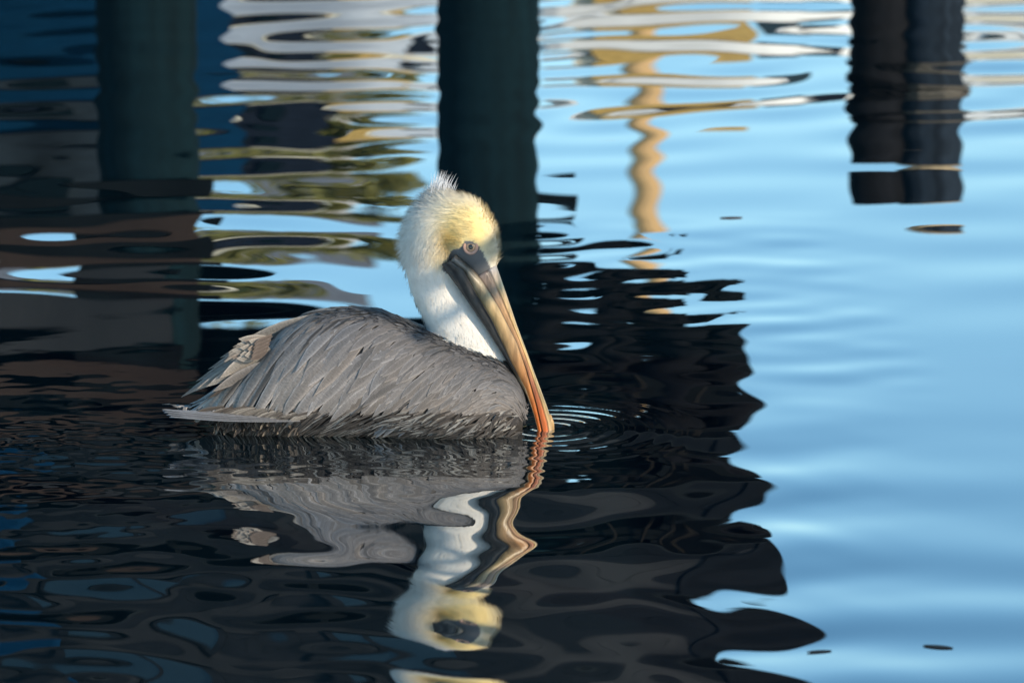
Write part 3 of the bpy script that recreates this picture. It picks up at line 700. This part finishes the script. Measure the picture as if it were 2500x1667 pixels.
# tail: flat fan lying just above the water
tail = empty('tail', Q(640, 962, 0)); tail.parent = pel; tail.location = tail.location-pel.location
for k in range(14):
    a = (k-6.5)/6.5; root = Q(690, 962, -.10); tip = Q(372+abs(a)*22, 946+4*abs(a), -.10)
    root.y += a*.016; tip.y += a*.028; root.z += .004*(1-abs(a)); tip.z += .006*(1-abs(a))-.004*(k % 2)
    fb = FB(); out = []; dv = tip-root; sd = Vector((-dv.y, dv.x, 0)).normalized()
    for j in range(9):
        q = j/8; ww = max(.0005, .017*width_prof(q)); c = root+dv*q+Vector((0, 0, -.002*math.sin(q*math.pi))); out.append((c+sd*ww, c+Vector((0,0,.0015)), c-sd*ww))
    fb.blade(out, lerp((.24,.23,.23), (.16,.15,.15), random.random())); fb.build('feather', tail)
# flank and belly plumage: narrow dark feathers with silver edges down to the water
fbb = FB()
for k in range(1500):
    x = random.uniform(505, 1200); X = float(np.interp(x, sx, SX)); s0 = slow(X)-.012; s1 = s_of_row(X, 1003)
    if s1 <= s0+.01: s1 = s0+.05
    s = random.uniform(s0, s1+.01); L = random.uniform(.034,.060)*(1 if x < 1080 else .85); th = R(np.interp(x, [505,700,900,1100,1200], [28,26,32,46,66])+random.gauss(0, 6))
    silver = random.random() < (.34 if x > 780 else .24)
    col = lerp((.045,.038,.036), (.36,.34,.32), random.uniform(.5,1)) if silver else lerp((.035,.029,.027), (.11,.094,.085), random.random())
    surf_blade(fbb, X, s, th, L, random.uniform(.0013,.0022), .05, .004+.008*random.random(), col, -1, 5, random.gauss(.1,.15), 1.2)
fbb.build('belly_plumage', pel, 'stuff')
# pale long flank feathers hanging to the water
for r, t in (((905,960),(862,1006)), ((930,958),(878,1004)), ((955,960),(915,1003)), ((978,960),(938,998)), ((1015,962),(985,1004)), ((888,960),(858,1000))):
    flat_blade(r, t, 0.0052, lerp((.16,.155,.16), (.28,.27,.27), random.random()), 'flank_feather', pel, -.128, -.098, 0, 8, .1, 1.1)
# undertail coverts
fbu = FB()
for k in range(120):
    x = random.uniform(495, 690); y = random.uniform(962, 985); L = random.uniform(25, 48); c = lerp((.04,.033,.03), (.24,.20,.16), random.random()**2.5)
    flat_blade((x, y), (x-L*.3+random.uniform(-6,22), y+L*.45), .0045, c, 'f', None, -.06-.05*random.random(), -.075-.05*random.random(), 0, 5, .3, 1.1, fbu)
fbu.build('undertail_plumage', pel, 'stuff')

# --- bill
def res(poly, n):                          # resample a polyline by arc length
    p = np.array(poly, float); d = np.concatenate([[0], np.cumsum(np.hypot(*np.diff(p, axis=0).T))]); t = np.linspace(0, d[-1], n)
    return np.stack([np.interp(t, d, p[:, 0]), np.interp(t, d, p[:, 1])], -1)
GAPE = [(1112,622),(1140,648),(1176,684),(1215,745),(1262,836),(1285,900),(1310,985),(1327,1060)]
CULM = [(1190,622),(1212,652),(1235,718),(1262,797),(1288,866),(1310,926),(1334,990),(1347,1030),(1350,1058)]
LOWB = [(1100,640),(1131,660),(1163,719),(1201,782),(1250,888),(1284,950),(1304,1010),(1316,1060)]
PCH = [(1076,646),(1096,672),(1131,720),(1189,805),(1221,856),(1252,905),(1285,962),(1302,1010)]
def strip(name, A, B, hA, hB, colf, parent, prof, n=60, m=10, matn='bill'):
    A = res(A, n); B = res(B, n); V = []; C = []
    for i in range(n):
        u = i/(n-1)
        loop = []
        for k in range(m+1):
            e = k/m; x = A[i, 0]*(1-e)+B[i, 0]*e; y = A[i, 1]*(1-e)+B[i, 1]*e
            h = (np.interp(u, *hA)*(1-e)+np.interp(u, *hB)*e)*prof(e, u)
            loop.append((x, y, max(h, .0006), e))
        for x, y, h, e in loop: V.append(P(x, y, -h)); C.append(colf(u, e))
        for x, y, h, e in loop[::-1]:
            p = P(x, y, -h); V.append(Vector((p.x, YB+h, p.z))); C.append(colf(u, e))
    r = 2*(m+1); F = [(i*r+k, i*r+(k+1) % r, (i+1)*r+(k+1) % r, (i+1)*r+k) for i in range(n-1) for k in range(r)] + [tuple(range(r-1, -1, -1)), tuple((n-1)*r+k for k in range(r))]
    me = from_np(name, V, F); a = me.color_attributes.new('Col', 'FLOAT_COLOR', 'POINT'); c = np.ones((len(V), 4), np.float32); c[:, :3] = C; a.data.foreach_set('color', c.ravel())
    return link(name, me, MT[matn], parent, True)
MT['bill'] = mat('horny_bill', None, .36, .48, 70, .0010, 140, .5, stretch=(1,1,.18), attr='Col')
MT['pouch'] = mat('wrinkled_pouch_skin', None, .6, .35, 70, .0022, 120, .4, stretch=(1,1,.5), attr='Col')
MT['nail'] = mat('bill_nail_horn', (.55,.33,.14), .4, .25, 60, .0004)
def ramp(u, stops):
    for (a, ca), (b, cb) in zip(stops, stops[1:]):
        if u <= b: return lerp(ca, cb, (u-a)/(b-a))
    return stops[-1][1]
UP = [(0,(.20,.155,.135)),(.08,(.34,.235,.17)),(.25,(.44,.25,.12)),(.5,(.40,.205,.095)),(.7,(.36,.125,.06)),(.85,(.46,.115,.03)),(1,(.50,.12,.03))]
RIDGE = [(0,(.30,.28,.28)),(.12,(.50,.34,.18)),(.4,(.54,.34,.13)),(.7,(.46,.30,.12)),(.9,(.44,.28,.12)),(1,(.36,.24,.14))]
LOWC = [(0,(.10,.092,.086)),(.08,(.19,.155,.12)),(.20,(.30,.235,.145)),(.35,(.40,.27,.125)),(.55,(.40,.235,.11)),(.75,(.50,.195,.055)),(.9,(.56,.135,.02)),(1,(.56,.13,.02))]
def upc(u, e):
    c = lerp(ramp(u, UP), ramp(u, RIDGE), float(sm(.5, .66, e)))
    g = math.exp(-((e-.55)/.06)**2); c = lerp(c, tuple(.35*v for v in c), .75*g)
    return lerp(c, (.10,.06,.05), .8*float(1-sm(0, .10, e)))
def upprof(e, u):
    r = math.sqrt(max(0, 1-(max(0, e-.25)/.78)**2)); return r*(1-.16*math.exp(-((e-.55)/.07)**2))
UPH = ([0,.2,.6,1], [.030,.028,.021,.016])
bill = empty('bill', P(1200, 660)); bill.parent = pel; bill.location = bill.location-pel.location
um = strip('upper_mandible', [(1168,676)]+GAPE[2:], [(1209,648)]+CULM[1:], UPH, UPH, upc, bill, upprof, 80, 16)
LMH = ([0,.2,.45,.7,1], [.045,.044,.034,.022,.014])
def lmprof(e, u): return .80+.20*math.sin(math.pi*min(1, e*.9+.1))
strip('lower_mandible', LOWB, GAPE, LMH, LMH, lambda u, e: lerp(ramp(u, LOWC), (.10,.08,.06), .8*float(sm(.9,1,e))), bill, lmprof, 70, 10)
def pc(u, e):
    f = .5+.5*math.sin(e*9+2*math.sin(u*5)+u*3); c = lerp((.030,.028,.028), (.075,.069,.065), f)
    return lerp(c, (.34,.25,.15), float(sm(.64, .80, u)))
def pprof(e, u): return (.72+.30*e)*(1+.035*math.sin(e*9+2*math.sin(u*5)+u*3))*(.35+.65*min(1, e*6+.15))
strip('throat_pouch', PCH, LOWB, LMH, LMH, pc, bill, pprof, 90, 22, 'pouch')
tipn = P(1344, 1040, -.0); nl = MB().tube([P(1341,1012), P(1346,1034), P(1347,1050), P(1344,1062)], [.004,.0065,.006,.003], 10); nl.build('nail', MT['nail'], bill, True)
# --- eye
d = ray(1149, 603).normalized(); hit = bv.ray_cast(Vector((0, 0, H)), d)[0]
eye = empty('eye', hit); eye.parent = pel; eye.location = eye.location-pel.location
nv = (Vector((0,0,H))-hit).normalized(); nv = (nv + Vector((.10, 0, .0))).normalized()
right = nv.cross(Vector((0,0,1))).normalized()*-1; upv = nv.cross(right)*-1
if upv.z < 0: upv = -upv
def disc(name, rad, h0, bulge, m, parent, n=28, rings=6):
    V = []; F = []
    for j in range(rings+1):
        q = j/rings; rr = rad*q
        for k in range(n):
            a = 2*math.pi*k/n; V.append(hit + nv*(h0+bulge*math.sqrt(max(0, 1-q*q))) + (right*math.cos(a)+upv*math.sin(a))*rr)
    for j in range(rings):
        for k in range(n): F.append((j*n+k, j*n+(k+1) % n, (j+1)*n+(k+1) % n, (j+1)*n+k))
    return link(name, from_np(name, V, F), m, parent, True)
def glossy(name, c, rough=.08):
    m = mat(name, c, rough+.2, .25, 300, spec=.2); m.node_tree.nodes['Principled BSDF'].inputs['Coat Weight'].default_value = .22; m.node_tree.nodes['Principled BSDF'].inputs['Coat Roughness'].default_value = .06; return m
ring_m = mat('pink_eyelid', (.58,.34,.26), .5, .25, 120, .0006, 200)
def torus(R0, r0, h, m, name, sqx=1.0, n=36, k=10):
    V = []; F = []
    for i in range(n):
        a = 2*math.pi*i/n; dv = right*math.cos(a)*sqx+upv*math.sin(a)
        for j in range(k):
            b = 2*math.pi*j/k; V.append(hit + dv*(R0+r0*math.cos(b)) + nv*(h+r0*.7*math.sin(b)))
    for i in range(n):
        for j in range(k): F.append((i*k+j, ((i+1) % n)*k+j, ((i+1) % n)*k+(j+1) % k, i*k+(j+1) % k))
    return link(name, from_np(name, V, F), m, eye, True)
torus(.0134, .0030, .0, ring_m, 'eyelid')
disc('eyeball', .0112, -.001, .0032, glossy('eye_rim_dark', (.06,.05,.045)), eye)
ir = disc('iris', .0106, .0004, .0026, glossy('grey_brown_iris', (.40,.27,.18)), eye)
disc('pupil', .0054, .0026, .0012, glossy('black_pupil', (.006,.006,.007), .03), ir)
pb = bpy.data.materials['black_pupil'].node_tree.nodes['Principled BSDF']; pb.inputs['Coat Weight'].default_value = 1; pb.inputs['Coat Roughness'].default_value = .12
# --- short hair-like plumage of the head and neck, and the crest
def strands():
    me = bodyme; V = []; F = []; C = []; NRM = []
    n = len(co); nrm = np.array([v.normal[:] for v in me.vertices])
    cand = np.where(isneck)[0]
    spine = [Q(x, y) for x, y, r in NECK]
    def strand(p, d, L, w, c, nn, droop):
        v = Vector((p[0]-0, p[1]-H*0, p[2])) - Vector((0,0,H)); sdv = d.cross(v).normalized(); m = len(V)
        for j in range(4):
            q = j/3; a = p + d*L*q + droop*L*q*q; ww = w*(1-q*.92)
            V.extend([a-sdv*ww, a+sdv*ww]); C.extend([c, c]); NRM.extend([nn, nn])
        fl_ = (sdv.cross(d)).dot(nn) < 0
        for j in range(3): F.append((m+2*j+2, m+2*j+3, m+2*j+1, m+2*j) if fl_ else (m+2*j, m+2*j+1, m+2*j+3, m+2*j+2))
    for i in rng.choice(cand, 20000):
        p = Vector(co[i]) + Vector(rng.normal(size=3)*.0015); nn = Vector(nrm[i]); x, y = bx[i], by[i]
        if inpoly(x, y, FACE) or (y > 650 and rng.random() < .65): continue
        # flow: back over the head, then down the neck
        k = min(range(len(spine)), key=lambda q: (spine[q]-p).length); k0 = max(0, k-1); k1 = min(len(spine)-1, k+1)
        fl = (spine[k0]-spine[k1]).normalized()
        fl = (fl - nn*fl.dot(nn))
        d = (fl*.9 + nn*(.22 if y > 640 else .42) + Vector(rng.normal(size=3)*(.07 if y > 640 else .14))).normalized()
        L = .009 if y > 640 else .0145
        crest = math.exp(-((x-1065)/55)**2-((y-470)/42)**2)
        front = math.exp(-((x-1190)/40)**2-((y-540)/70)**2)
        nape = math.exp(-((x-985)/28)**2-((y-560)/80)**2)
        d = (d + nn*(front*.75+nape*.6+.12*(y < 640)) + Vector((-.25, 0, 1.0))*crest*1.2).normalized()
        L *= rng.uniform(.7, 1.3)*(1+crest*1.1+nape*.5)
        c = head_col(x, y); j = rng.uniform(.92, 1.06); c = tuple(v*j for v in c)
        strand(p, d, L, .00045, c, nn, Vector((-.1, 0, -.05)))
    for k in range(170):                      # the upright crest tuft
        x = float(np.clip(rng.normal(1056, 24), 1018, 1105)); y = rng.normal(478, 8)
        h = bv.ray_cast(Vector((0,0,H)), ray(x, y).normalized())[0]
        if h is None: h = bv.find_nearest(P(x, 486))[0]
        h = h + Vector((0, rng.uniform(.0, .05), 0))
        d = Vector((.10+(x-1070)*.004+rng.normal()*.12, rng.normal()*.1, 1)).normalized()
        strand(h, d, rng.uniform(.012,.046)*math.exp(-((x-1068)/38)**2)+.012, .0009, (.72,.71,.71), Vector((0,-.7,.7)), Vector((.12, 0, 0)))
    m = from_np('head_plumage', V, F); a = m.color_attributes.new('Col', 'FLOAT_COLOR', 'POINT'); c = np.ones((len(V), 4), np.float32); c[:, :3] = C; a.data.foreach_set('color', c.ravel())
    m.polygons.foreach_set('use_smooth', [True]*len(m.polygons)); m.normals_split_custom_set_from_vertices([tuple(q) for q in NRM])
    o = link('head_plumage', m, MT['plumage'], pel); o['kind'] = 'stuff'
strands()

# ------------------------------------------------------------------ small leaves afloat
def leaf(px, py, L, rz, lab):
    p = G(px, py); z = float(height(np.array([p.x]), np.array([p.y]))[0])
    V = []; F = []; n = 8
    for i in range(n+1):
        u = i/n; w = L*.17*math.sin(math.pi*u)**.8+.0005
        for b in (-1, 0, 1): V.append((L*(u-.5), b*w, .0012+.002*(u-.5)**2+abs(b)*.0006))
    for i in range(n):
        for k in range(2): F.append((i*3+k, (i+1)*3+k, (i+1)*3+k+1, i*3+k+1))
    o = link('floating_leaf', from_np('floating_leaf', V, F), MT['deadleaf'], None, True); o.location = (p.x, p.y, z); o.rotation_euler.z = rz
    md = o.modifiers.new('s', 'SOLIDIFY'); md.thickness = .001
    tag(o, lab, 'leaf', 'leaves afloat on the open water')
leaf(2000, 1587, .045, .2, 'small reddish brown leaf afloat on the open blue water'); leaf(2290, 1576, .055, -.3, 'slightly larger brown leaf afloat alone on the open blue water')
leaf(1785, 533, .06, .1, 'dark twig-like leaf afloat beyond the bird on calm water')
